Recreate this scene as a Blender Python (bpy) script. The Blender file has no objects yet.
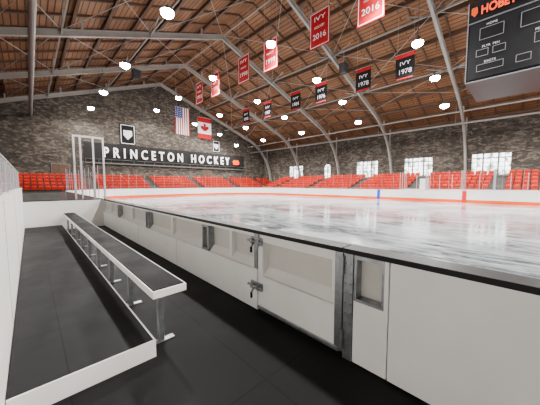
import bpy, math, random
from mathutils import Vector, Matrix
random.seed(4)
scene = bpy.context.scene

# ---------------------------------------------------------------- materials
def newmat(name):
    m = bpy.data.materials.new(name); m.use_nodes = True
    nt = m.node_tree
    return m, nt, nt.nodes['Principled BSDF']

def mat(name, col, rough=0.5, metal=0.0, var=0.08, scale=4.0, emit=None, estr=0, spec=None):
    m, nt, b = newmat(name)
    N = nt.nodes; L = nt.links
    tc = N.new('ShaderNodeTexCoord')
    nz = N.new('ShaderNodeTexNoise'); nz.inputs['Scale'].default_value = scale; nz.inputs['Detail'].default_value = 5
    L.new(tc.outputs['Object'], nz.inputs['Vector'])
    r = N.new('ShaderNodeValToRGB')
    r.color_ramp.elements[0].position = 0.3; r.color_ramp.elements[1].position = 0.7
    r.color_ramp.elements[0].color = (*[max(0, c*(1-var)) for c in col], 1)
    r.color_ramp.elements[1].color = (*[min(1, c*(1+var)) for c in col], 1)
    L.new(nz.outputs['Fac'], r.inputs['Fac']); L.new(r.outputs['Color'], b.inputs['Base Color'])
    b.inputs['Roughness'].default_value = rough; b.inputs['Metallic'].default_value = metal
    if spec is not None: b.inputs['Specular IOR Level'].default_value = spec
    if emit:
        b.inputs['Emission Color'].default_value = (*emit, 1); b.inputs['Emission Strength'].default_value = estr
    return m

def glassmat(name, tint=(1, 1, 1), gloss=0.08, haze=0.0):
    m, nt, b = newmat(name); N = nt.nodes; L = nt.links
    out = N['Material Output']; N.remove(b)
    tr = N.new('ShaderNodeBsdfTransparent'); tr.inputs['Color'].default_value = (*tint, 1)
    gl = N.new('ShaderNodeBsdfGlossy'); gl.inputs['Roughness'].default_value = 0.03
    df = N.new('ShaderNodeBsdfDiffuse'); df.inputs['Color'].default_value = (0.8, 0.82, 0.84, 1)
    m1 = N.new('ShaderNodeMixShader'); m1.inputs[0].default_value = gloss
    m2 = N.new('ShaderNodeMixShader'); m2.inputs[0].default_value = haze
    L.new(tr.outputs[0], m1.inputs[1]); L.new(gl.outputs[0], m1.inputs[2])
    L.new(m1.outputs[0], m2.inputs[1]); L.new(df.outputs[0], m2.inputs[2]); L.new(m2.outputs[0], out.inputs['Surface'])
    return m

M = {}
M['white'] = mat('white_hdpe_board', (0.78, 0.77, 0.745), 0.38, var=0.035, scale=3)
M['cream'] = mat('cream_recess_panel', (0.55, 0.53, 0.49), 0.5, var=0.05, scale=3)
M['blackcap'] = mat('black_cap_rail', (0.004, 0.004, 0.0045), 0.5, var=0.2, scale=8, spec=.2)
M['dark'] = mat('dark_gap', (0.006, 0.006, 0.006), 0.8)
M['steel'] = mat('galvanized_steel', (0.28, 0.29, 0.31), 0.38, 0.85, var=0.2, scale=14)
M['alum'] = mat('aluminium_post', (0.52, 0.53, 0.55), 0.35, 0.8, var=0.1)
M['bolt'] = mat('zinc_bolt', (0.25, 0.25, 0.26), 0.4, 0.8)
M['truss'] = mat('painted_truss_steel', (0.25, 0.235, 0.215), 0.55, 0.0, var=0.1, scale=1)
M['purlin'] = mat('dark_stained_purlin', (0.075, 0.036, 0.019), 0.7, var=0.25, scale=2)
M['concrete'] = mat('stand_concrete', (0.085, 0.08, 0.076), 0.8, var=0.2, scale=1.5)
M['seat'] = mat('red_plastic_seat', (0.46, 0.018, 0.008), 0.5, var=0.25, scale=0.6, spec=.2)
M['seatleg'] = mat('seat_iron_leg', (0.02, 0.02, 0.02), 0.5)
M['orange'] = mat('orange_paint', (0.80, 0.085, 0.003), 0.5, var=0.03, spec=.2)
M['red'] = mat('red_paint', (0.6, 0.008, 0.008), 0.5, var=0.03, spec=.2)
M['blue'] = mat('blue_paint', (0.008, 0.04, 0.5), 0.5, var=0.03, spec=.2)
M['bred'] = mat('red_felt_banner', (0.34, 0.008, 0.013), 0.85, var=0.06, spec=.1)
M['bblack'] = mat('black_felt_banner', (0.009, 0.009, 0.010), 0.85, var=0.06, spec=.1)
M['bwhite'] = mat('white_felt', (0.72, 0.72, 0.72), 0.8, var=0.03)
M['bnavy'] = mat('navy_felt', (0.015, 0.022, 0.17), 0.8, var=0.03)
M['sbblack'] = mat('scoreboard_black', (0.004, 0.005, 0.006), 0.4, var=0.1, spec=.25)
M['sbpanel'] = mat('scoreboard_panel', (0.010, 0.011, 0.014), 0.35, var=0.1, spec=.25)
M['sbled'] = mat('scoreboard_trim_lines', (0.25, 0.25, 0.28), 0.4)
M['orled'] = mat('scoreboard_red_letters', (0.9, 0.09, 0.02), 0.4, emit=(1, 0.07, 0.015), estr=1.0)
M['letter'] = mat('white_sign_letter', (0.85, 0.85, 0.84), 0.4, var=0.02, emit=(1, 1, 1), estr=0.6)
M['signband'] = mat('dark_sign_band', (0.012, 0.011, 0.011), 0.7, spec=.2)
M['darksteel'] = mat('dark_painted_steel', (0.06, 0.058, 0.055), 0.55)
M['lamp'] = mat('led_high_bay_lens', (1, 1, 1), 0.4, emit=(1.0, 0.97, 0.92), estr=180)
M['lamphouse'] = mat('lamp_housing', (0.08, 0.08, 0.08), 0.5, 0.5)
M['frame'] = mat('window_frame_paint', (0.10, 0.095, 0.09), 0.5)
M['glass'] = glassmat('rink_glass', gloss=0.035)
M['glassL'] = glassmat('bench_glass', gloss=0.10, haze=0.20)
M['speaker'] = mat('speaker_cabinet', (0.02, 0.02, 0.02), 0.7)
M['duct'] = mat('duct_metal', (0.24, 0.22, 0.20), 0.5, 0.4)

def pane_mat():
    m, nt, b = newmat('daylight_window_glass'); N = nt.nodes; L = nt.links
    tc = N.new('ShaderNodeTexCoord'); nz = N.new('ShaderNodeTexNoise'); nz.inputs['Scale'].default_value = 1.6
    nz.inputs['Detail'].default_value = 6
    L.new(tc.outputs['Object'], nz.inputs['Vector'])
    r = N.new('ShaderNodeValToRGB')
    r.color_ramp.elements[0].position = 0.42; r.color_ramp.elements[0].color = (0.12, 0.16, 0.12, 1)
    r.color_ramp.elements[1].position = 0.51; r.color_ramp.elements[1].color = (0.94, 0.98, 1, 1)
    L.new(nz.outputs['Fac'], r.inputs['Fac'])
    L.new(r.outputs['Color'], b.inputs['Emission Color'])
    b.inputs['Emission Strength'].default_value = 6.5; b.inputs['Roughness'].default_value = 0.1
    b.inputs['Base Color'].default_value = (0.3, 0.3, 0.3, 1)
    return m
M['pane'] = pane_mat()

def ice_mat():
    m, nt, b = newmat('resurfaced_ice'); N = nt.nodes; L = nt.links
    tc = N.new('ShaderNodeTexCoord')
    def noise(rot, sc3, scale, detail, rough, dist):
        mp = N.new('ShaderNodeMapping'); mp.inputs['Scale'].default_value = sc3; mp.inputs['Rotation'].default_value = (0, 0, math.radians(rot))
        L.new(tc.outputs['Object'], mp.inputs['Vector'])
        n = N.new('ShaderNodeTexNoise'); n.inputs['Scale'].default_value = scale; n.inputs['Detail'].default_value = detail
        n.inputs['Roughness'].default_value = rough; n.inputs['Distortion'].default_value = dist
        L.new(mp.outputs[0], n.inputs['Vector']); return n
    n1 = noise(12, (1, .22, 1), 2.0, 11, .75, 1.5)
    n2 = noise(0, (1, 1, 1), .35, 6, .5, 0)
    n4 = noise(-38, (5, .35, 1), 2.2, 8, .7, .6)       # fine skate streaks
    mx = N.new('ShaderNodeMath'); mx.operation = 'ADD'
    L.new(n1.outputs['Fac'], mx.inputs[0]); L.new(n2.outputs['Fac'], mx.inputs[1])
    my = N.new('ShaderNodeMath'); my.operation = 'MULTIPLY_ADD'; my.inputs[1].default_value = .5
    L.new(n4.outputs['Fac'], my.inputs[0]); L.new(mx.outputs[0], my.inputs[2])
    mr = N.new('ShaderNodeMapRange'); mr.inputs['From Min'].default_value = 1.10; mr.inputs['From Max'].default_value = 1.38
    L.new(my.outputs[0], mr.inputs['Value'])
    r = N.new('ShaderNodeValToRGB')
    r.color_ramp.elements[0].position = 0.0; r.color_ramp.elements[0].color = (0.10, 0.115, 0.13, 1)
    r.color_ramp.elements[1].position = 1.0; r.color_ramp.elements[1].color = (0.52, 0.56, 0.59, 1)
    e = r.color_ramp.elements.new(.45); e.color = (.30, .33, .355, 1)
    L.new(mr.outputs[0], r.inputs['Fac'])
    L.new(r.outputs['Color'], b.inputs['Base Color'])
    rr = N.new('ShaderNodeMapRange'); rr.inputs['From Min'].default_value = 0.35; rr.inputs['From Max'].default_value = 0.65
    rr.inputs['To Min'].default_value = 0.03; rr.inputs['To Max'].default_value = 0.22
    L.new(n1.outputs['Fac'], rr.inputs['Value']); L.new(rr.outputs[0], b.inputs['Roughness'])
    b.inputs['Specular IOR Level'].default_value = 0.8
    n3 = noise(0, (2, .8, 1), 3, 6, .5, 0)
    bp = N.new('ShaderNodeBump'); bp.inputs['Strength'].default_value = 0.2; bp.inputs['Distance'].default_value = 0.02
    L.new(n3.outputs['Fac'], bp.inputs['Height']); L.new(bp.outputs['Normal'], b.inputs['Normal'])
    return m
M['ice'] = ice_mat()

def brickmat(name, c1, c2, mortar, scale, bw, rh, axis='xz', rough=0.8, msize=0.02, offset=0.5):
    m, nt, b = newmat(name); N = nt.nodes; L = nt.links
    tc = N.new('ShaderNodeTexCoord'); sp = N.new('ShaderNodeSeparateXYZ'); cb = N.new('ShaderNodeCombineXYZ')
    L.new(tc.outputs['Object'], sp.inputs[0])
    L.new(sp.outputs['XYZ'.index(axis[0].upper())], cb.inputs[0]); L.new(sp.outputs['XYZ'.index(axis[1].upper())], cb.inputs[1])
    br = N.new('ShaderNodeTexBrick'); br.inputs['Scale'].default_value = scale
    br.inputs['Brick Width'].default_value = bw; br.inputs['Row Height'].default_value = rh
    br.inputs['Mortar Size'].default_value = msize; br.offset = offset
    br.inputs['Color1'].default_value = (*c1, 1); br.inputs['Color2'].default_value = (*c2, 1); br.inputs['Mortar'].default_value = (*mortar, 1)
    L.new(cb.outputs[0], br.inputs['Vector'])
    nz = N.new('ShaderNodeTexNoise'); nz.inputs['Scale'].default_value = 0.8; nz.inputs['Detail'].default_value = 6
    L.new(tc.outputs['Object'], nz.inputs['Vector'])
    mr = N.new('ShaderNodeMapRange'); mr.inputs['To Min'].default_value = 0.6; mr.inputs['To Max'].default_value = 1.4
    L.new(nz.outputs['Fac'], mr.inputs['Value'])
    mu = N.new('ShaderNodeVectorMath'); mu.operation = 'SCALE'
    L.new(br.outputs['Color'], mu.inputs[0]); L.new(mr.outputs[0], mu.inputs['Scale'])
    L.new(mu.outputs[0], b.inputs['Base Color']); b.inputs['Roughness'].default_value = rough
    b.inputs['Specular IOR Level'].default_value = .25
    return m
def stonemat(name, axis):
    m, nt, b = newmat(name); N = nt.nodes; L = nt.links
    tc = N.new('ShaderNodeTexCoord'); sp = N.new('ShaderNodeSeparateXYZ'); cb = N.new('ShaderNodeCombineXYZ')
    L.new(tc.outputs['Object'], sp.inputs[0])
    L.new(sp.outputs['XYZ'.index(axis.upper())], cb.inputs[0]); L.new(sp.outputs[2], cb.inputs[1])
    mp = N.new('ShaderNodeMapping'); mp.inputs['Scale'].default_value = (2.4, 5.0, 1); L.new(cb.outputs[0], mp.inputs[0])
    vo = N.new('ShaderNodeTexVoronoi'); vo.inputs['Scale'].default_value = 1.0; L.new(mp.outputs[0], vo.inputs['Vector'])
    bw = N.new('ShaderNodeSeparateColor'); L.new(vo.outputs['Color'], bw.inputs[0])
    r = N.new('ShaderNodeValToRGB')
    e = r.color_ramp.elements
    e[0].position = 0; e[0].color = (0.038, 0.032, 0.027, 1); e[1].position = 1; e[1].color = (0.13, 0.11, 0.09, 1)
    x = e.new(0.5); x.color = (0.068, 0.058, 0.049, 1)
    L.new(bw.outputs[0], r.inputs['Fac'])
    ve = N.new('ShaderNodeTexVoronoi'); ve.feature = 'DISTANCE_TO_EDGE'; L.new(mp.outputs[0], ve.inputs['Vector']); ve.inputs['Scale'].default_value = 1.0
    mr = N.new('ShaderNodeMapRange'); mr.inputs['From Max'].default_value = 0.07; mr.inputs['To Min'].default_value = 0.5; mr.inputs['To Max'].default_value = 1
    L.new(ve.outputs['Distance'], mr.inputs['Value'])
    nz = N.new('ShaderNodeTexNoise'); nz.inputs['Scale'].default_value = 0.5; nz.inputs['Detail'].default_value = 5; L.new(tc.outputs['Object'], nz.inputs['Vector'])
    m4 = N.new('ShaderNodeMapRange'); m4.inputs['From Min'].default_value = .3; m4.inputs['From Max'].default_value = .7; m4.inputs['To Min'].default_value = .8; m4.inputs['To Max'].default_value = 1.2
    L.new(nz.outputs['Fac'], m4.inputs['Value'])
    mm = N.new('ShaderNodeMath'); mm.operation = 'MULTIPLY'; L.new(mr.outputs[0], mm.inputs[0]); L.new(m4.outputs[0], mm.inputs[1])
    mu = N.new('ShaderNodeVectorMath'); mu.operation = 'SCALE'
    L.new(r.outputs[0], mu.inputs[0]); L.new(mm.outputs[0], mu.inputs['Scale'])
    L.new(mu.outputs[0], b.inputs['Base Color']); b.inputs['Roughness'].default_value = .85
    b.inputs['Specular IOR Level'].default_value = .2
    return m
M['stoneY'] = stonemat('fieldstone_wall_long', 'y')
M['stoneX'] = stonemat('fieldstone_wall_end', 'x')
M['deck'] = brickmat('wood_roof_deck', (0.215, 0.098, 0.045), (0.155, 0.07, 0.032), (0.035, 0.015, 0.007), 1, 4.0, 0.34, 'yx', 0.6, 0.035)

def rubber_mat(name, k=1.0, spec=.12):
    m, nt, b = newmat(name); N = nt.nodes; L = nt.links
    tc = N.new('ShaderNodeTexCoord')
    br = N.new('ShaderNodeTexBrick'); br.inputs['Scale'].default_value = 1; br.inputs['Brick Width'].default_value = 1.22; br.inputs['Row Height'].default_value = 1.83
    br.inputs['Mortar Size'].default_value = 0.005; br.offset = 0
    br.inputs['Color1'].default_value = (0.0085*k, 0.0088*k, 0.0096*k, 1); br.inputs['Color2'].default_value = (0.010*k, 0.0103*k, 0.0112*k, 1); br.inputs['Mortar'].default_value = (0.0015, 0.0015, 0.0015, 1)
    mp = N.new('ShaderNodeMapping'); mp.inputs['Location'].default_value = (-0.15, 0.35, 0)
    L.new(tc.outputs['Object'], mp.inputs[0]); L.new(mp.outputs[0], br.inputs['Vector'])
    nz = N.new('ShaderNodeTexNoise'); nz.inputs['Scale'].default_value = 2.3; nz.inputs['Detail'].default_value = 8; nz.inputs['Roughness'].default_value = 0.65
    L.new(tc.outputs['Object'], nz.inputs['Vector'])
    mr = N.new('ShaderNodeMapRange'); mr.inputs['From Min'].default_value = 0.3; mr.inputs['From Max'].default_value = 0.7; mr.inputs['To Min'].default_value = 0.65; mr.inputs['To Max'].default_value = 1.5
    L.new(nz.outputs['Fac'], mr.inputs['Value'])
    mu = N.new('ShaderNodeVectorMath'); mu.operation = 'SCALE'
    L.new(br.outputs['Color'], mu.inputs[0]); L.new(mr.outputs[0], mu.inputs['Scale'])
    L.new(mu.outputs[0], b.inputs['Base Color'])
    mr2 = N.new('ShaderNodeMapRange'); mr2.inputs['From Min'].default_value = 0.3; mr2.inputs['From Max'].default_value = 0.7; mr2.inputs['To Min'].default_value = 0.5; mr2.inputs['To Max'].default_value = 0.7
    L.new(nz.outputs['Fac'], mr2.inputs['Value']); L.new(mr2.outputs[0], b.inputs['Roughness'])
    b.inputs['Specular IOR Level'].default_value = spec
    n2 = N.new('ShaderNodeTexNoise'); n2.inputs['Scale'].default_value = 150
    L.new(tc.outputs['Object'], n2.inputs['Vector'])
    bp = N.new('ShaderNodeBump'); bp.inputs['Strength'].default_value = 0.3; bp.inputs['Distance'].default_value = 0.004
    L.new(n2.outputs['Fac'], bp.inputs['Height']); L.new(bp.outputs['Normal'], b.inputs['Normal'])
    return m
M['rubber'] = rubber_mat('black_rubber_matting')
M['seatrub'] = rubber_mat('bench_top_rubber', .5, .05)

# ---------------------------------------------------------------- mesh builder
class MB:
    def __init__(s): s.v = []; s.f = []; s.m = []; s.mats = []
    def mi(s, k):
        if k not in s.mats: s.mats.append(k)
        return s.mats.index(k)
    def add(s, vs, fs, k):
        o = len(s.v); s.v += [tuple(v) for v in vs]; i = s.mi(k)
        for f in fs: s.f.append([a+o for a in f]); s.m.append(i)
    def box(s, x0, x1, y0, y1, z0, z1, k):
        vs = [(x, y, z) for x in (x0, x1) for y in (y0, y1) for z in (z0, z1)]
        s.add(vs, [(0, 1, 3, 2), (4, 6, 7, 5), (0, 4, 5, 1), (2, 3, 7, 6), (0, 2, 6, 4), (1, 5, 7, 3)], k)
    def quad(s, a, b, c, d, k): s.add([a, b, c, d], [(0, 1, 2, 3)], k)
    def beam(s, p, q, w, h, k, up=(0, 0, 1)):
        p = Vector(p); q = Vector(q); d = (q-p).normalized(); u = Vector(up)
        if abs(d.dot(u)) > 0.98: u = Vector((1, 0, 0))
        r = d.cross(u).normalized(); u = r.cross(d).normalized()
        vs = []
        for c in (p, q):
            for a, b in ((-1, -1), (1, -1), (1, 1), (-1, 1)): vs.append(c + r*a*w/2 + u*b*h/2)
        s.add(vs, [(0, 1, 2, 3), (7, 6, 5, 4), (0, 4, 5, 1), (1, 5, 6, 2), (2, 6, 7, 3), (3, 7, 4, 0)], k)
    def cyl(s, p, q, r0, k, r1=None, n=10):
        r1 = r0 if r1 is None else r1
        p = Vector(p); q = Vector(q); d = (q-p).normalized(); u = Vector((0, 0, 1))
        if abs(d.dot(u)) > 0.98: u = Vector((1, 0, 0))
        r = d.cross(u).normalized(); u = r.cross(d)
        vs = []
        for c, R in ((p, r0), (q, r1)):
            for i in range(n):
                a = 2*math.pi*i/n; vs.append(c + (r*math.cos(a)+u*math.sin(a))*R)
        fs = [(i, (i+1) % n, n+(i+1) % n, n+i) for i in range(n)] + [tuple(range(n))[::-1], tuple(range(n, 2*n))]
        s.add(vs, fs, k)
    def prism(s, pts, ax, a0, a1, k):
        def P(u, v, a): return {'x': (a, u, v), 'y': (u, a, v), 'z': (u, v, a)}[ax]
        n = len(pts)
        vs = [P(u, v, a0) for u, v in pts] + [P(u, v, a1) for u, v in pts]
        s.add(vs, [(i, (i+1) % n, n+(i+1) % n, n+i) for i in range(n)] + [tuple(range(n))[::-1], tuple(range(n, 2*n))], k)
    def build(s, name, parent=None, bevel=0):
        me = bpy.data.meshes.new(name); me.from_pydata(s.v, [], s.f)
        for k in s.mats: me.materials.append(M[k])
        me.polygons.foreach_set('material_index', s.m); me.update()
        import bmesh
        bm = bmesh.new(); bm.from_mesh(me); bmesh.ops.recalc_face_normals(bm, faces=bm.faces); bm.to_mesh(me); bm.free()
        ob = bpy.data.objects.new(name, me); scene.collection.objects.link(ob)
        if parent: ob.parent = parent
        if bevel:
            bv = ob.modifiers.new('bevel', 'BEVEL'); bv.width = bevel; bv.segments = 2; bv.limit_method = 'ANGLE'
        return ob

def text(name, body, loc, height, k, face, parent=None, width=None, extrude=0.02, spacing=1.0, offset=0.0):
    cu = bpy.data.curves.new(name, 'FONT'); cu.body = body; cu.align_x = 'CENTER'; cu.align_y = 'CENTER'
    cu.extrude = extrude; cu.space_character = spacing; cu.offset = offset; cu.size = height/0.70
    cu.materials.append(M[k])
    ob = bpy.data.objects.new(name, cu); scene.collection.objects.link(ob)
    bpy.context.view_layer.update()
    sx = 1.0
    if width: sx = width/max(ob.dimensions.x, 1e-3)
    if face == '-y': R = Matrix(((1, 0, 0), (0, 0, -1), (0, 1, 0)))
    else: R = Matrix(((0, 0, -1), (-1, 0, 0), (0, 1, 0)))   # faces -x
    ob.matrix_world = Matrix.Translation(loc) @ R.to_4x4() @ Matrix.Diagonal((sx, 1, 1, 1))
    if parent: ob.parent = parent
    return ob

# ---------------------------------------------------------------- dimensions
XL, XR, YN, YF = -8.5, 38.5, -34.0, 42.0
XC = 15.0; RIDGE, EAVE = 17.6, 9.0
def roofz(x): return RIDGE - (RIDGE-EAVE)*abs(x-XC)/(XR-XC)

b = MB(); b.box(XL-.4, XR+.4, YN-.4, YF+.4, -0.3, -0.06, 'concrete'); b.build('floor')
b = MB(); b.box(-0.2, 2.16, -3.5, 11.8, -0.06, 0.0, 'rubber'); b.build('rubber_floor_mat')

IX0, IX1, IY0, IY1, R = 2.24, 28.0, -26.4, 34.6, 8.5
def rr(x0, x1, y0, y1, r, n=14):
    pts = []
    for cx, cy, a0 in ((x1-r, y1-r, 0), (x0+r, y1-r, 90), (x0+r, y0+r, 180), (x1-r, y0+r, 270)):
        for i in range(n+1):
            a = math.radians(a0+90*i/n); pts.append((cx+r*math.cos(a), cy+r*math.sin(a)))
    return pts
b = MB(); b.prism(rr(IX0, IX1, IY0, IY1, R), 'z', -0.06, 0.0, 'ice'); b.build('ice_rink_surface')

# ---------------------------------------------------------------- walls with windows
win_far = [-26, -18.7, -11.3, -4.0, 3.4, 10.9, 18.1, 25.4, 32.7]
WZ0, WZ1 = 2.7, 5.25
wid = {25.4: 1.45}
def ww(y): return wid.get(y, 3.5)
b = MB()
ys = [YN]
for y in win_far: ys += [y-ww(y)/2, y+ww(y)/2]
ys.append(YF)
for i in range(0, len(ys), 2): b.box(XR, XR+.4, ys[i], ys[i+1], -.06, EAVE+.2, 'stoneY')
for y in win_far:
    b.box(XR, XR+.4, y-ww(y)/2, y+ww(y)/2, -.06, WZ0, 'stoneY'); b.box(XR, XR+.4, y-ww(y)/2, y+ww(y)/2, WZ1, EAVE+.2, 'stoneY')
b.build('wall_right')
b = MB(); b.box(XL-.4, XL, YN, YF, -.06, EAVE+.2, 'stoneY'); b.build('wall_left')
def gable(name, y0, y1):
    b = MB(); b.prism([(XL, -.06), (XR, -.06), (XR, EAVE+.15), (XC, RIDGE+.15), (XL, EAVE+.15)], 'y', y0, y1, 'stoneX'); b.build(name)
gable('wall_end_far', YF, YF+.4); gable('wall_end_near', YN-.4, YN)
b = MB()
for sgn, xe in ((1, XR+.4), (-1, XL-.4)):
    ze = roofz(xe)
    b.add([(XC, YN-.4, RIDGE), (xe, YN-.4, ze), (xe, YF+.4, ze), (XC, YF+.4, RIDGE),
           (XC, YN-.4, RIDGE+.3), (xe, YN-.4, ze+.3), (xe, YF+.4, ze+.3), (XC, YF+.4, RIDGE+.3)],
          [(0, 1, 2, 3), (4, 5, 6, 7), (0, 1, 5, 4), (1, 2, 6, 5), (2, 3, 7, 6), (3, 0, 4, 7)], 'deck')
b.build('ceiling')

for n, y in enumerate(win_far):
    b = MB(); WW = ww(y)
    b.box(XR+.2, XR+.22, y-WW/2, y+WW/2, WZ0, WZ1, 'pane')
    lights = [(-.62, .62)] if WW < 2 else [(-WW/2+.06, -.74), (-.60, .60), (.74, WW/2-.06)]
    edges = [-WW/2] + [e for l in lights for e in l] + [WW/2]
    for i in range(0, len(edges), 2):
        if edges[i+1]-edges[i] > 1e-3: b.box(XR+.04, XR+.2, y+edges[i], y+edges[i+1], WZ0, WZ1, 'frame')
    b.box(XR+.04, XR+.2, y-WW/2, y+WW/2, WZ0, WZ0+.08, 'frame'); b.box(XR+.04, XR+.2, y-WW/2, y+WW/2, WZ1-.06, WZ1, 'frame')
    for l0, l1 in lights:
        c = (l0+l1)/2; h = (l1-l0)/2
        top = WZ1-.05
        if WW < 2:
            for sg in (-1, 1):
                pts = [(y+c+sg*h, WZ1), (y+c, WZ1)]
                for i in range(7):
                    a = math.pi/2*(1-i/6); pts.append((y+c+sg*h*math.cos(a), top-h+h*math.sin(a)))
                b.prism(pts, 'x', XR+.02, XR+.2, 'stoneY')
        b.box(XR+.12, XR+.2, y+c-.03, y+c+.03, WZ0, top, 'frame')
        for z in (3.2, 3.7, 4.2, 4.7):
            t = .06 if z > 4.5 else .025
            b.box(XR+.14, XR+.2, y+l0, y+l1, z-t, z+t, 'frame')
    b.box(XR-.08, XR+.1, y-WW/2-.15, y+WW/2+.15, WZ0-.15, WZ0, 'frame')
    b.build('window_%d' % (n+1))

# ---------------------------------------------------------------- roof structure
ribY = [5.6-8.55*4, 5.6-8.55*3, 5.6-8.55*2, 5.6-8.55, 5.6, 14.15, 22.7, 31.25, 39.5]
def ribcurve():
    pts = []
    for i in range(0, 15):
        u = 0.70*i/14; pts.append((u, (RIDGE-(RIDGE-EAVE)*u) - 0.95))
    u0, z0 = pts[-1]; p0 = Vector((u0, z0)); p2 = Vector((0.985, 2.2)); p1 = Vector((0.95, z0-(RIDGE-EAVE)*0.24))
    for i in range(1, 13):
        t = i/12; p = p0*(1-t)**2 + p1*2*t*(1-t) + p2*t*t; pts.append((p.x, p.y))
    return pts
rc = ribcurve()
b = MB()
for y in ribY:
    for sg in (-1, 1):
        P = [Vector((XC+sg*u*(XR-XC), y, z)) for u, z in rc]
        for i in range(len(P)-1):
            d = (P[i+1]-P[i]).normalized(); n = Vector((-d.z, 0, d.x))
            if n.z < 0: n = -n
            b.beam(P[i]-d*.02, P[i+1]+d*.02, 0.05, 0.38, 'truss', up=n)
            b.beam(P[i]+n*.20, P[i+1]+n*.20, 0.22, 0.04, 'truss', up=n)
            b.beam(P[i]-n*.20, P[i+1]-n*.20, 0.22, 0.04, 'truss', up=n)
        for i in range(2, len(P)-4, 4):
            b.beam(P[i]+Vector((0, 0, .2)), Vector((P[i].x, y, roofz(P[i].x)-.15)), .14, .14, 'truss')
b.build('steel_roof_arches')
b = MB()
for k in range(1, 12):
    for sg in (-1, 1):
        x = XC+sg*k*(XR-XC)/11.5; z = roofz(x)-.16
        b.box(x-.09, x+.09, YN, YF, z-.16, z+.12, 'purlin')
yy = YN+1.4
while yy < YF:
    for sg in (-1, 1):
        xe = XC+sg*(XR-XC-.1)
        b.beam((XC, yy, RIDGE-.08), (xe, yy, roofz(xe)-.08), .12, .16, 'purlin')
    yy += 2.1
b.build('roof_purlins')
b = MB()
for u in (0.0, 0.3, 0.55, 0.8):
    for sg in ((-1, 1) if u else (1,)):
        x = XC+sg*u*(XR-XC); z = [zz for uu, zz in rc if uu >= u-1e-6][0]
        b.beam((x, YN, z+.1), (x, YF, z+.1), .08, .12, 'truss')
for i in range(len(ribY)-1):
    y0, y1 = ribY[i], ribY[i+1]
    for sg in (-1, 1):
        for ua, ub in ((0.0, 0.3), (0.3, 0.55), (0.55, 0.7)):
            xa = XC+sg*ua*(XR-XC); xb = XC+sg*ub*(XR-XC)
            za = roofz(xa)-.75; zb = roofz(xb)-.75
            b.cyl((xa, y0, za), (xb, y1, zb), .025, 'truss', n=6); b.cyl((xa, y1, za), (xb, y0, zb), .025, 'truss', n=6)
        for u in (0.3, 0.55):
            x = XC+sg*u*(XR-XC); z = roofz(x)-.95
            b.beam((x, y0, z-.1), (x, y0+1.9, roofz(x)-.3), .08, .08, 'truss'); b.beam((x, y1, z-.1), (x, y1-1.9, roofz(x)-.3), .08, .08, 'truss')
b.build('roof_bracing')
b = MB()
b.cyl((34.5, YN, 8.3), (34.5, YF, 8.3), .11, 'duct', n=8)
b.cyl((-4.5, YN, 8.3), (-4.5, YF, 8.3), .11, 'duct', n=8)
b.cyl((0.5, YN, 9.9), (0.5, YF, 9.9), .16, 'duct', n=12)
for y in ribY:
    for x, z in ((34.5, 8.3), (-4.5, 8.3), (.5, 9.9)): b.cyl((x, y+.6, z), (x, y+.6, roofz(x)-.1), .02, 'duct', n=5)
b.build('ceiling_pipes')

# ---------------------------------------------------------------- lamps
rows = [(6, 11.2), (14, 12.5), (20, 11.5), (24.7, 10.5), (28.3, 9.0)]
for y in (-28, -19.5, -11, -2.5, 6.0, 14.5, 23.0, 31.2, 38.6):
    for x, z in rows:
        b = MB()
        b.cyl((x, y, z), (x, y, z+.07), .36, 'lamphouse', n=20)
        b.cyl((x, y, z+.07), (x, y, z+.30), .26, 'lamphouse', r1=.10, n=16)
        b.cyl((x, y, z+.30), (x, y, roofz(x)-.02), .018, 'lamphouse', n=6)
        b.cyl((x, y, z-.14), (x, y, z), .335, 'lamp', r1=.345, n=20)
        b.cyl((x, y, z-.24), (x, y, z-.14), .24, 'lamp', r1=.335, n=20)
        b.cyl((x, y, z-.28), (x, y, z-.24), .10, 'lamp', r1=.24, n=20)
        o = b.build('high_bay_lamp')
        ld = bpy.data.lights.new('lamp_light', 'SPOT'); ld.energy = 2300; ld.shadow_soft_size = .28; ld.color = (1, .965, .91)
        ld.spot_size = math.radians(172); ld.spot_blend = 0.4
        lo = bpy.data.objects.new('lamp_light', ld); scene.collection.objects.link(lo)
        lo.location = (x, y, z-.60); lo.parent = o

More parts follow.
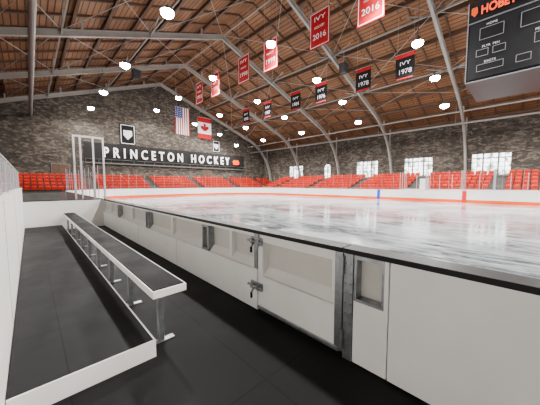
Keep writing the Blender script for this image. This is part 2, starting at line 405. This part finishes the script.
# ---------------------------------------------------------------- rink boards + glass
OUT0, OUT1 = -3.6, 11.9
def boards():
    pts = rr(IX0, IX1, IY0, IY1, R)
    n = len(pts); segs = []
    for i in range(n):
        a = Vector(pts[i]).to_3d(); c = Vector(pts[(i+1) % n]).to_3d()
        L = (c-a).length
        if L < 1e-4: continue
        if abs(a.x-IX0) < 1e-3 and abs(c.x-IX0) < 1e-3:
            segs.append((a, Vector((IX0, OUT1+.1, 0)))); segs.append((Vector((IX0, OUT0-.1, 0)), c))
        else: segs.append((a, c))
    b = MB(); g = MB()
    for a, c in segs:
        d = (c-a); L = d.length; d.normalize(); o = Vector((d.y, -d.x, 0))
        def slab(o0, o1, z0, z1, k, e=0.0):
            p = a-d*e; q = c+d*e
            vs = [p+o*o0, q+o*o0, q+o*o1, p+o*o1]
            vv = [(v.x, v.y, z) for z in (z0, z1) for v in vs]
            b.add(vv, [(0, 1, 2, 3), (4, 5, 6, 7), (0, 1, 5, 4), (1, 2, 6, 5), (2, 3, 7, 6), (3, 0, 4, 7)], k)
        slab(0, .10, 0, 1.06, 'white'); slab(-.012, .0, .0, .27, 'orange'); slab(-.02, .16, 1.06, 1.085, 'white')
        m = max(1, round(L/1.22))
        for j in range(m):
            p = a+d*(L*j/m)+o*.06; q = a+d*(L*(j+1)/m)+o*.06
            top = 2.95 if (c.y > 26 or c.y < -17) else 2.5
            g.quad((p.x, p.y, 1.09), (q.x, q.y, 1.09), (q.x, q.y, top), (p.x, p.y, top), 'glass')
            if L > 2 or j == 0: g.box(p.x-.012, p.x+.012, p.y-.012, p.y+.012, 1.09, top, 'steel')
    for y, k, w in ((4.1, 'red', .16), (11.72, 'blue', .16), (-3.5, 'blue', .16), (31.2, 'red', .04)):
        b.box(IX1-.02, IX1-.003, y-w, y+w, .0, 1.06, k)
        if y > 12 or y < -3.7: b.box(IX0+.003, IX0+.02, y-w, y+w, .2, 1.06, k)
    b.build('rink_dasher_boards'); g.build('rink_glass_panels')
boards()

# ---------------------------------------------------------------- seats
def seat_tpl():
    t = MB()
    prof = [(-.22, .36), (.22, .36), (.23, .62), (.20, .74), (.12, .80), (-.12, .80), (-.20, .74), (-.23, .62)]
    n = len(prof)
    def bx(z): return .10+(z-.36)*.22
    vs = [(bx(z), u, z) for u, z in prof]+[(bx(z)+.04, u, z) for u, z in prof]
    t.add(vs, [(i, (i+1) % n, n+(i+1) % n, n+i) for i in range(n)]+[tuple(range(n))[::-1], tuple(range(n, 2*n))], 'seat')
    vs = [(x, u, z) for x, z in ((-.06, .66), (-.01, .68), (.08, .38), (.02, .34)) for u in (-.21, .21)]
    t.add(vs, [(0, 1, 3, 2), (2, 3, 5, 4), (4, 5, 7, 6), (6, 7, 1, 0), (0, 2, 4, 6), (1, 3, 5, 7)], 'seat')
    t.box(.06, .12, .23, .26, 0, .55, 'seatleg'); t.box(-.1, .14, .23, .27, .52, .55, 'seatleg')
    return t
TPL = seat_tpl()
def place(bd, ox, oy, oz, ang):
    ca, sa = math.cos(ang), math.sin(ang); o = len(bd.v)
    bd.v += [(ox+x*ca-y*sa, oy+x*sa+y*ca, oz+z) for x, y, z in TPL.v]
    for f, m in zip(TPL.f, TPL.m):
        bd.f.append([a+o for a in f]); bd.m.append(bd.mi(TPL.mats[m]))
def stand(name, seatname, ang, start, lo, hi, nrow, pitch, z0, rise, back):
    st = MB(); se = MB()
    horiz = abs(math.sin(ang)) < .5
    sg = 1 if (math.cos(ang) > .5 or math.sin(ang) > .5) else -1
    for r in range(nrow):
        a = start+sg*pitch*r; e = start+sg*pitch*(r+1) if r < nrow-1 else back
        z = z0+rise*r; lo_, hi_ = min(a, e), max(a, e)
        if horiz: st.box(lo_, hi_, lo, hi, -.06, z, 'concrete')
        else: st.box(lo, hi, lo_, hi_, -.06, z, 'concrete')
        s = lo+.5; c = 0
        while s < hi-.4:
            if c % 13 not in (11, 12):
                if horiz: place(se, a+sg*(pitch-.35), s, z, ang)
                else: place(se, s, a+sg*(pitch-.35), z, ang)
            s += .55; c += 1
    for s in range(int(lo)+1, int(hi), 2):
        if horiz: st.cyl((start+sg*.06, s, z0-.02), (start+sg*.06, s, z0+.8), .02, 'seatleg', n=6)
        else: st.cyl((s, start+sg*.06, z0-.02), (s, start+sg*.06, z0+.8), .02, 'seatleg', n=6)
    if horiz: st.cyl((start+sg*.06, lo+.1, z0+.8), (start+sg*.06, hi-.1, z0+.8), .025, 'seatleg', n=6)
    else: st.cyl((lo+.1, start+sg*.06, z0+.8), (hi-.1, start+sg*.06, z0+.8), .025, 'seatleg', n=6)
    s0 = back-sg*1.3; zt = z0+rise*(nrow-1)
    n = int((hi-lo)/2)
    for i in range(n+1):
        s = lo+.2+(hi-lo-.4)*i/n
        if horiz: st.cyl((s0, s, zt), (s0, s, zt+1), .02, 'seatleg', n=6)
        else: st.cyl((s, s0, zt), (s, s0, zt+1), .02, 'seatleg', n=6)
    o = st.build(name); se.build(seatname, parent=o)
stand('grandstand', 'arena_seats', 0, 29.9, -26, 34.5, 6, 1.1, .50, .37, 38.45)
stand('grandstand', 'arena_seats', math.pi, -1.0, -26, 34.5, 6, 1.0, .9, .30, XL+.05)
stand('grandstand', 'arena_seats', math.pi/2, 36.0, XL+.1, 38.4, 5, .95, .7, .37, 41.95)
stand('grandstand', 'arena_seats', -math.pi/2, -27.8, XL+.1, 38.4, 5, .95, .7, .37, YN+.05)

# ---------------------------------------------------------------- penalty box opposite
b = MB()
for y in (-3.0, -0.5, 2.2, 4.4, 7.2, 9.6):
    b.box(28.2, 29.6, y-.04, y+.04, -.06, 1.1, 'white')
    b.quad((28.2, y, 1.1), (29.6, y, 1.1), (29.6, y, 2.8), (28.2, y, 2.8), 'glass')
    for x in (28.25, 28.9, 29.6): b.box(x-.03, x+.03, y-.03, y+.03, 1.1, 2.9, 'alum')
b.box(29.6, 29.7, -3.04, 9.64, -.06, 1.15, 'white')
for i in range(13):
    y = -2.9+i*1.03; b.box(29.62, 29.68, y-.025, y+.025, 1.15, 2.6, 'alum')
b.box(28.9, 29.2, -2.9, 9.5, .4, .45, 'blackcap')
for y in (-2, 1, 3.2, 6, 8.8): b.box(29.0, 29.1, y, y+.08, -.06, .4, 'steel')
b.box(28.25, 29.55, 7.3, 7.75, 1.1, 2.2, 'white')
b.build('penalty_box')

# ---------------------------------------------------------------- player bench boards (near)
X0 = 2.08
nb = MB()
Yn, Yf = -3.55, 11.84
def fr(y0, y1, z0, z1, k='white', x0=X0, x1=X0+.10): nb.box(x0, x1, y0, y1, z0, z1, k)
nb.box(2.18, 2.22, Yn, 1.165, 0.0, 1.045, 'cream'); nb.box(2.18, 2.22, 1.175, 2.395, .03, 1.045, 'cream'); nb.box(2.18, 2.22, 2.405, Yf, 0, 1.045, 'cream')
nb.box(2.22, 2.232, Yn, Yf, 0.2, 1.04, 'white'); nb.box(2.22, 2.236, Yn, Yf, 0, .2, 'orange')
for y0, y1 in ((-3.55, -1.72), (-1.71, .755)):
    fr(y0, y1, .015, 1.03)
fr(.765, 1.07, .015, .60); fr(.765, .80, .60, 1.03); fr(.80, 1.07, .985, 1.03, 'steel'); fr(1.045, 1.07, .60, .985, 'steel')
fr(.80, 1.045, .60, .625, 'steel', X0-.005, X0+.1); fr(.80, .822, .625, .985, 'steel')
fr(1.075, 1.165, .015, 1.03, 'steel', X0-.012, X0+.1)
for z in [.08+.095*i for i in range(10)]:
    for y in (1.095, 1.145): nb.cyl((X0-.022, y, z), (X0-.01, y, z), .009, 'bolt', n=8)
nb.cyl((X0-.03, 1.17, .82), (X0-.03, 1.17, 1.0), .018, 'steel'); nb.cyl((X0-.03, 1.17, .12), (X0-.03, 1.17, .3), .018, 'steel')
fr(1.18, 1.26, .06, 1.03, 'steel', X0-.008, X0+.1)
fr(1.26, 2.39, .06, .50); fr(2.30, 2.39, .50, 1.03); fr(1.26, 2.30, .93, 1.03)
nb.prism([(X0-.005, .06), (X0-.005, .09), (X0-.03, .09), (X0-.03, .06)], 'y', 1.2, 2.38, 'steel')
nb.add([(X0, 1.26, .50), (X0, 2.30, .50), (2.18, 2.30, .60), (2.18, 1.26, .60), (X0, 1.26, .49), (X0, 2.30, .49), (2.18, 2.30, .49), (2.18, 1.26, .49)],
       [(0, 1, 2, 3), (4, 5, 6, 7), (0, 1, 5, 4), (1, 2, 6, 5), (2, 3, 7, 6), (3, 0, 4, 7)], 'white')
fr(1.27, 1.31, .54, .93, 'white', X0+.02)
fr(2.41, Yf, .015, .56); fr(2.41, Yf, .985, 1.03); fr(2.41, 2.47, .56, .985, 'steel')
br_y = [3.72, 6.6, 9.4]
y = 2.47
for c in br_y+[None]:
    e = c-.11 if c else Yf
    mid = (y+e)/2
    nb.add([(X0, y, .56), (X0, e, .56), (2.18, e, .66), (2.18, y, .66), (X0, y, .55), (X0, e, .55), (2.18, e, .55), (2.18, y, .55)],
           [(0, 1, 2, 3), (4, 5, 6, 7), (0, 1, 5, 4), (1, 2, 6, 5), (2, 3, 7, 6), (3, 0, 4, 7)], 'white')
    fr(mid-.03, mid+.03, .56, .985, 'white', X0+.03)
    if c:
        fr(c-.11, c-.07, .56, .985, 'steel', X0-.01); fr(c+.07, c+.11, .56, .985, 'steel', X0-.01)
        fr(c-.11, c+.11, .56, .60, 'steel', X0-.01); fr(c-.11, c+.11, .95, .985, 'steel', X0-.01); fr(c-.07, c+.07, .60, .95, 'cream', X0+.06)
        y = c+.11
for yj in (4.9, 7.35, 9.8): nb.box(X0-.001, X0+.002, yj-.003, yj+.003, .015, .56, 'dark')
nb.box(X0-.03, 2.25, Yn, 1.17, 1.03, 1.075, 'blackcap'); nb.box(X0-.03, 2.25, 1.18, 2.395, 1.03, 1.075, 'blackcap'); nb.box(X0-.03, 2.25, 2.405, Yf, 1.03, 1.075, 'blackcap')
def latch(z):
    nb.box(X0-.02, X0, 2.30, 2.52, z-.05, z+.05, 'steel'); nb.cyl((X0-.04, 2.27, z), (X0-.04, 2.55, z), .017, 'steel')
    nb.box(X0-.06, X0-.02, 2.33, 2.37, z-.03, z+.03, 'steel'); nb.box(X0-.06, X0-.02, 2.45, 2.49, z-.03, z+.03, 'steel')
    nb.cyl((X0-.04, 2.41, z), (X0-.10, 2.41, z-.06), .013, 'steel'); nb.cyl((X0-.10, 2.41, z-.06), (X0-.10, 2.41, z-.13), .016, 'blackcap')
latch(.93); latch(.34)
nb.box(X0-.025, X0-.005, 2.36, 2.44, .86, 1.03, 'steel')
nb.build('player_bench_dasher_board', bevel=.003)

# enclosure of the bench box : ends + back
b = MB()
b.box(-.2, 2.22, 11.86, 11.96, -.06, 1.06, 'white'); b.box(-.2, 2.22, 11.845, 11.98, 1.06, 1.085, 'blackcap')
b.quad((1.25, 11.91, 1.09), (2.2, 11.91, 1.09), (2.2, 11.91, 3.4), (1.25, 11.91, 3.4), 'glass')
for x in (1.25, 1.45, 1.85, 2.18): b.box(x-.03, x+.03, 11.87, 11.95, 1.08, 3.5, 'alum')
b.box(1.25, 2.18, 11.88, 11.94, 3.44, 3.5, 'alum')
b.box(-.2, 2.22, -3.66, -3.56, -.06, 1.06, 'white'); b.box(-.2, 2.22, -3.68, -3.555, 1.06, 1.085, 'blackcap')
b.box(-.30, -.20, -3.66, 11.96, -.06, 1.50, 'white'); b.box(-.31, -.19, -3.66, 11.96, 1.50, 1.53, 'white')
for i in range(12):
    y = -3.2+1.25*i; b.box(-.262, -.238, y-.012, y+.012, 1.53, 2.05, 'alum')
b.quad((-.25, -3.6, 1.53), (-.25, 11.9, 1.53), (-.25, 11.9, 2.02), (-.25, -3.6, 2.02), 'glassL')
b.box(-.26, -.24, -3.6, 11.9, 2.02, 2.04, 'alum')
for yj in (-1.2, 1.24, 3.68, 6.12, 8.56): b.box(-.2, -.198, yj-.003, yj+.003, 0.2, 1.5, 'dark')
b.box(-.198, -.15, 1.95, 2.0, .05, .22, 'steel'); b.cyl((-.15, 1.97, .1), (-.15, 1.97, .24), .014, 'steel')
b.build('bench_enclosure_boards')

# raised platform
b = MB()
b.box(-.195, .80, 2.42, 11.84, 0.0, .15, 'white'); b.box(-.195, .785, 2.435, 11.84, .15, .168, 'rubber')
b.box(.785, .80, 2.42, 11.84, .15, .170, 'white'); b.box(-.195, .785, 2.42, 2.435, .15, .170, 'white')
b.build('raised_bench_platform', bevel=.002)

# bench
b = MB()
BY0, BY1 = 2.50, 11.6
BX0, BX1 = .82, 1.135
b.box(BX0, BX1, BY0, BY1, .555, .602, 'white'); b.box(BX0+.004, BX1-.004, BY0+.008, BY1, .602, .620, 'seatrub')
b.box(BX0-.012, BX0, BY0-.01, BY1, .54, .614, 'white'); b.box(BX1, BX1+.012, BY0-.01, BY1, .54, .614, 'white'); b.box(BX0-.012, BX1+.012, BY0-.02, BY0, .54, .614, 'white')
yy = BY0+.14
while yy < BY1:
    b.box(.90, .955, yy-.03, yy+.03, .0, .555, 'steel')
    b.box(.84, 1.11, yy-.025, yy+.025, .515, .555, 'steel')
    b.box(.84, 1.06, yy-.035, yy+.035, .0, .012, 'steel')
    yy += 1.1
b.build('player_bench', bevel=.002)

# ---------------------------------------------------------------- sign on end wall
b = MB()
b.box(5.5, 32.5, 41.6, 41.995, 4.5, 4.7, 'darksteel'); b.box(5.5, 32.5, 41.8, 41.995, 4.7, 7.4, 'signband')
b.box(5.5, 32.5, 41.6, 41.75, 5.1, 5.17, 'darksteel')
for i in range(19):
    x = 5.6+i*1.49; b.beam((x, 41.7, 4.6), (x, 41.7, 5.15), .06, .06, 'darksteel')
sign = b.build('princeton_hockey_sign')
text('sign_letters', 'PRINCETON HOCKEY', (18.1, 41.5, 6.05), 1.35, 'letter', '-y', parent=sign, width=21.0, extrude=.08, spacing=1.75, offset=.035)
b = MB(); b.prism([(29.7, 5.5), (30.9, 5.5), (31.1, 5.9), (30.9, 6.35), (30.5, 6.5), (30.1, 6.3), (29.8, 6.5), (29.5, 6.1)], 'y', 41.45, 41.6, 'orange'); b.build('orange_mark', parent=sign)

def crest(x, z, w, h):
    b = MB(); b.box(x-w/2, x+w/2, 41.9, 41.995, z-h/2, z+h/2, 'bblack')
    b.box(x-w/2+.12, x+w/2-.12, 41.86, 41.9, z-h/2+.12, z-h/2+.2, 'bwhite'); b.box(x-w/2+.12, x+w/2-.12, 41.86, 41.9, z+h/2-.2, z+h/2-.12, 'bwhite')
    b.box(x-w/2+.12, x-w/2+.2, 41.86, 41.9, z-h/2+.12, z+h/2-.12, 'bwhite'); b.box(x+w/2-.2, x+w/2-.12, 41.86, 41.9, z-h/2+.12, z+h/2-.12, 'bwhite')
    s = w*.28
    b.prism([(x-s, z+s), (x+s, z+s), (x+s, z-.2*s), (x, z-1.3*s), (x-s, z-.2*s)], 'y', 41.85, 41.9, 'bwhite')
    b.build('crest_panel', parent=sign)
crest(10.9, 9.0, 2.1, 3.0); crest(26.0, 8.8, 1.6, 2.2)

# ---------------------------------------------------------------- banners
def banner(x, y, zc, w, h, kind, l1, l2):
    b = MB(); t = zc+h/2
    if kind == 'red':
        b.box(x-.012, x+.012, y-w/2, y+w/2, zc-h/2, t, 'bred')
        b.box(x-.016, x-.012, y-w/2+.06, y+w/2-.06, t-.12, t-.08, 'bwhite'); b.box(x-.016, x-.012, y-w/2+.06, y+w/2-.06, zc-h/2+.08, zc-h/2+.12, 'bwhite')
        b.box(x-.016, x-.012, y-w/2+.06, y-w/2+.1, zc-h/2+.08, t-.08, 'bwhite'); b.box(x-.016, x-.012, y+w/2-.1, y+w/2-.06, zc-h/2+.08, t-.08, 'bwhite')
    else:
        b.box(x-.012, x+.012, y-w/2, y+w/2, zc-h/2, t, 'bblack')
        b.box(x-.018, x-.012, y-w/2, y+w/2, t-.32, t-.02, 'bred')
        b.box(x-.018, x-.012, y-w/2+.1, y+w/2-.1, zc-h/2+.04, zc-h/2+.14, 'bred')
    b.cyl((x, y-w/2-.08, t), (x, y+w/2+.08, t), .03, 'truss', n=8)
    for s in (-1, 1): b.cyl((x, y+s*w/2*.85, t), (x, y+s*w/2*.85, roofz(x)-.05), .01, 'truss', n=4)
    o = b.build('championship_banner')
    text('banner_title', l1, (x-.02, y, zc+.28*h if kind == 'red' else zc+.12*h), .28, 'bwhite', '-x', parent=o, width=w*.55, extrude=.004)
    text('banner_year', l2, (x-.02, y, zc-.2*h), .36, 'bwhite', '-x', parent=o, width=w*.65, extrude=.004)
    if kind == 'red': text('banner_league', 'HOCKEY', (x-.02, y, zc+.05*h), .15, 'bwhite', '-x', parent=o, width=w*.5, extrude=.004)
yrs = ['2016', '2016', '1999', '1998', '1995', '1953', '2018']
for i, y in enumerate((7.1, 10.7, 15.6, 19.2, 24.2, 27.7, -1.6)):
    banner(15, y, 12.4, 1.65, 2.45, 'red', 'IVY' if i % 2 else 'PERIOD', yrs[i])
yrs = ['1978', '1978', '1976', '1984', '1987', '1992']
for i, y in enumerate((7.45, 10.9, 15.4, 18.8, 23.4, 27.7)):
    banner(22, y, 11.0, 1.4, 2.0, 'black', 'IVY', yrs[i])

def flag_us(x, y, zc, w, h):
    b = MB()
    for i in range(13): b.box(x-w/2+w*i/13, x-w/2+w*(i+1)/13, y-.01, y+.01, zc-h/2, zc+h/2, 'bred' if i % 2 == 0 else 'bwhite')
    b.box(x-w/2, x-w/2+w*7/13, y-.016, y-.01, zc+h*.1, zc+h/2, 'bnavy')
    for i in range(5):
        for j in range(6):
            cx = x-w/2+w*7/13*(i+.5)/5; cz = zc+h*.1+h*.4*(j+.5)/6
            b.box(cx-.04, cx+.04, y-.02, y-.016, cz-.04, cz+.04, 'bwhite')
    b.cyl((x-w/2-.1, y, zc+h/2), (x+w/2+.1, y, zc+h/2), .03, 'truss', n=8)
    for s in (-1, 1): b.cyl((x+s*w*.4, y, zc+h/2), (x+s*w*.4, y, roofz(x+s*w*.4)-.05), .01, 'truss', n=4)
    b.build('american_flag')
def flag_ca(x, y, zc, w, h):
    b = MB()
    b.box(x-w/2, x+w/2, y-.01, y+.01, zc+h*.27, zc+h/2, 'bred'); b.box(x-w/2, x+w/2, y-.01, y+.01, zc-h*.27, zc+h*.27, 'bwhite'); b.box(x-w/2, x+w/2, y-.01, y+.01, zc-h/2, zc-h*.27, 'bred')
    leaf = [(0, -1), (.04, -.5), (.45, -.55), (.4, -.38), (.9, 0), (.78, .1), (.85, .42), (.55, .36), (.48, .5), (.2, .25), (.3, .8), (.14, .72), (0, 1)]
    pts = leaf+[(-u, v) for u, v in leaf[-2:0:-1]]
    s = w*.36
    b.prism([(x+u*s, zc+v*s) for u, v in pts], 'y', y-.02, y-.011, 'bred')
    b.cyl((x-w/2-.1, y, zc+h/2), (x+w/2+.1, y, zc+h/2), .03, 'truss', n=8)
    for sg in (-1, 1): b.cyl((x+sg*w*.4, y, zc+h/2), (x+sg*w*.4, y, roofz(x+sg*w*.4)-.05), .01, 'truss', n=4)
    b.build('canadian_flag')
flag_us(16.7, 36, 10.9, 2.2, 3.9); flag_ca(20.3, 36, 10.4, 2.3, 3.2)

# ---------------------------------------------------------------- scoreboard
b = MB()
sx, sy0, sy1, sz0, sz1 = 14.9, -3.4, 2.4, 6.3, 9.8
b.box(sx, sx+3.6, sy0, sy1, sz0, sz1, 'sbblack')
b.box(sx-.06, sx, sy0, sy1, sz1-.85, sz1-.02, 'sbpanel'); b.box(sx-.06, sx, sy0+.1, sy1-.1, sz0+.12, sz1-.95, 'sbpanel')
b.box(sx-.07, sx, sy1-.03, sy1, sz0, sz1, 'sbled'); b.box(sx-.07, sx, sy0, sy0+.03, sz0, sz1, 'sbled'); b.box(sx-.07, sx, sy0, sy1, sz0, sz0+.03, 'sbled')
b.box(sx-.07, sx, sy0, sy1, sz1-.91, sz1-.88, 'sbled')
def outline(cy, cz, w, h, t=.02):
    b.box(sx-.075, sx-.06, cy-w/2, cy+w/2, cz-h/2, cz+h/2, 'sbblack')
    for (a0, a1, c0, c1) in ((-w/2, w/2, h/2-t, h/2), (-w/2, w/2, -h/2, -h/2+t), (-w/2, -w/2+t, -h/2, h/2), (w/2-t, w/2, -h/2, h/2)):
        b.box(sx-.085, sx-.075, cy+a0, cy+a1, cz+c0, cz+c1, 'sbled')
outline(.0, 8.35, 1.3, .6)
for cy in (1.55, -2.35):
    outline(cy, 8.3, .8, .5); outline(cy-.28, 7.5, .42, .3); outline(cy+.28, 7.5, .42, .3); outline(cy, 6.85, .9, .3)
outline(.0, 7.5, .45, .4); outline(.5, 6.85, .45, .3); outline(-.5, 6.85, .45, .3)
for x in (sx+.4, sx+3.2):
    for y in (sy0+.5, sy1-.5): b.cyl((x, y, sz1), (x, y, roofz(x)-.1), .03, 'truss', n=6)
b.prism([(2.28, 9.55), (2.08, 9.55), (2.05, 9.3), (2.16, 9.15), (2.29, 9.3)], 'x', sx-.08, sx-.06, 'orange')
sb = b.build('hanging_scoreboard')
text('scoreboard_title', 'HOBEY BAKER', (sx-.08, .80, sz1-.47), .34, 'orled', '-x', parent=sb, width=2.3, extrude=.02, offset=.01)
for cy, cz, s in ((1.55, 8.66, 'HOME'), (-2.35, 8.66, 'GUEST'), (1.55, 7.75, 'PLYR  PEN'), (.0, 7.8, 'PERIOD'), (1.55, 7.08, 'SHOTS')):
    text('scoreboard_label', s, (sx-.08, cy, cz), .09, 'bwhite', '-x', parent=sb, extrude=.004)

for x, y, z in ((6.5, 14.15, 13.3), (22.8, 14.15, 13.4), (9, 31.25, 14.0), (3.5, 9.6, 11.7)):
    b = MB(); b.prism([(x-.4, z), (x+.4, z), (x+.3, z-.9), (x-.3, z-.9)], 'y', y-1.15, y-.5, 'speaker')
    b.cyl((x, y-.8, z), (x, y-.8, roofz(x)-.05), .03, 'truss', n=6); b.build('ceiling_speaker')

for n, x in enumerate((3.0, 24.0)):
    b = MB(); b.box(x-.95, x+.95, 41.9, 41.995, 2.19, 4.3, 'frame'); b.box(x-.85, x-.02, 41.86, 41.9, 2.19, 4.2, 'purlin'); b.box(x+.02, x+.85, 41.86, 41.9, 2.19, 4.2, 'purlin')
    b.build('door_%d' % (n+1))

# ---------------------------------------------------------------- world + camera
w = bpy.data.worlds.new('world'); scene.world = w; w.use_nodes = True
w.node_tree.nodes['Background'].inputs[0].default_value = (.6, .7, .8, 1); w.node_tree.nodes['Background'].inputs[1].default_value = 1.0
cd = bpy.data.cameras.new('camera'); cam = bpy.data.objects.new('camera', cd); scene.collection.objects.link(cam)
cd.sensor_width = 36; cd.lens = 250/540*36; cd.clip_start = .02; cd.clip_end = 300
cam.location = (0, 0, 1.66); cam.rotation_euler = (math.radians(90-4.2), 0, math.radians(-43.8))
scene.camera = cam
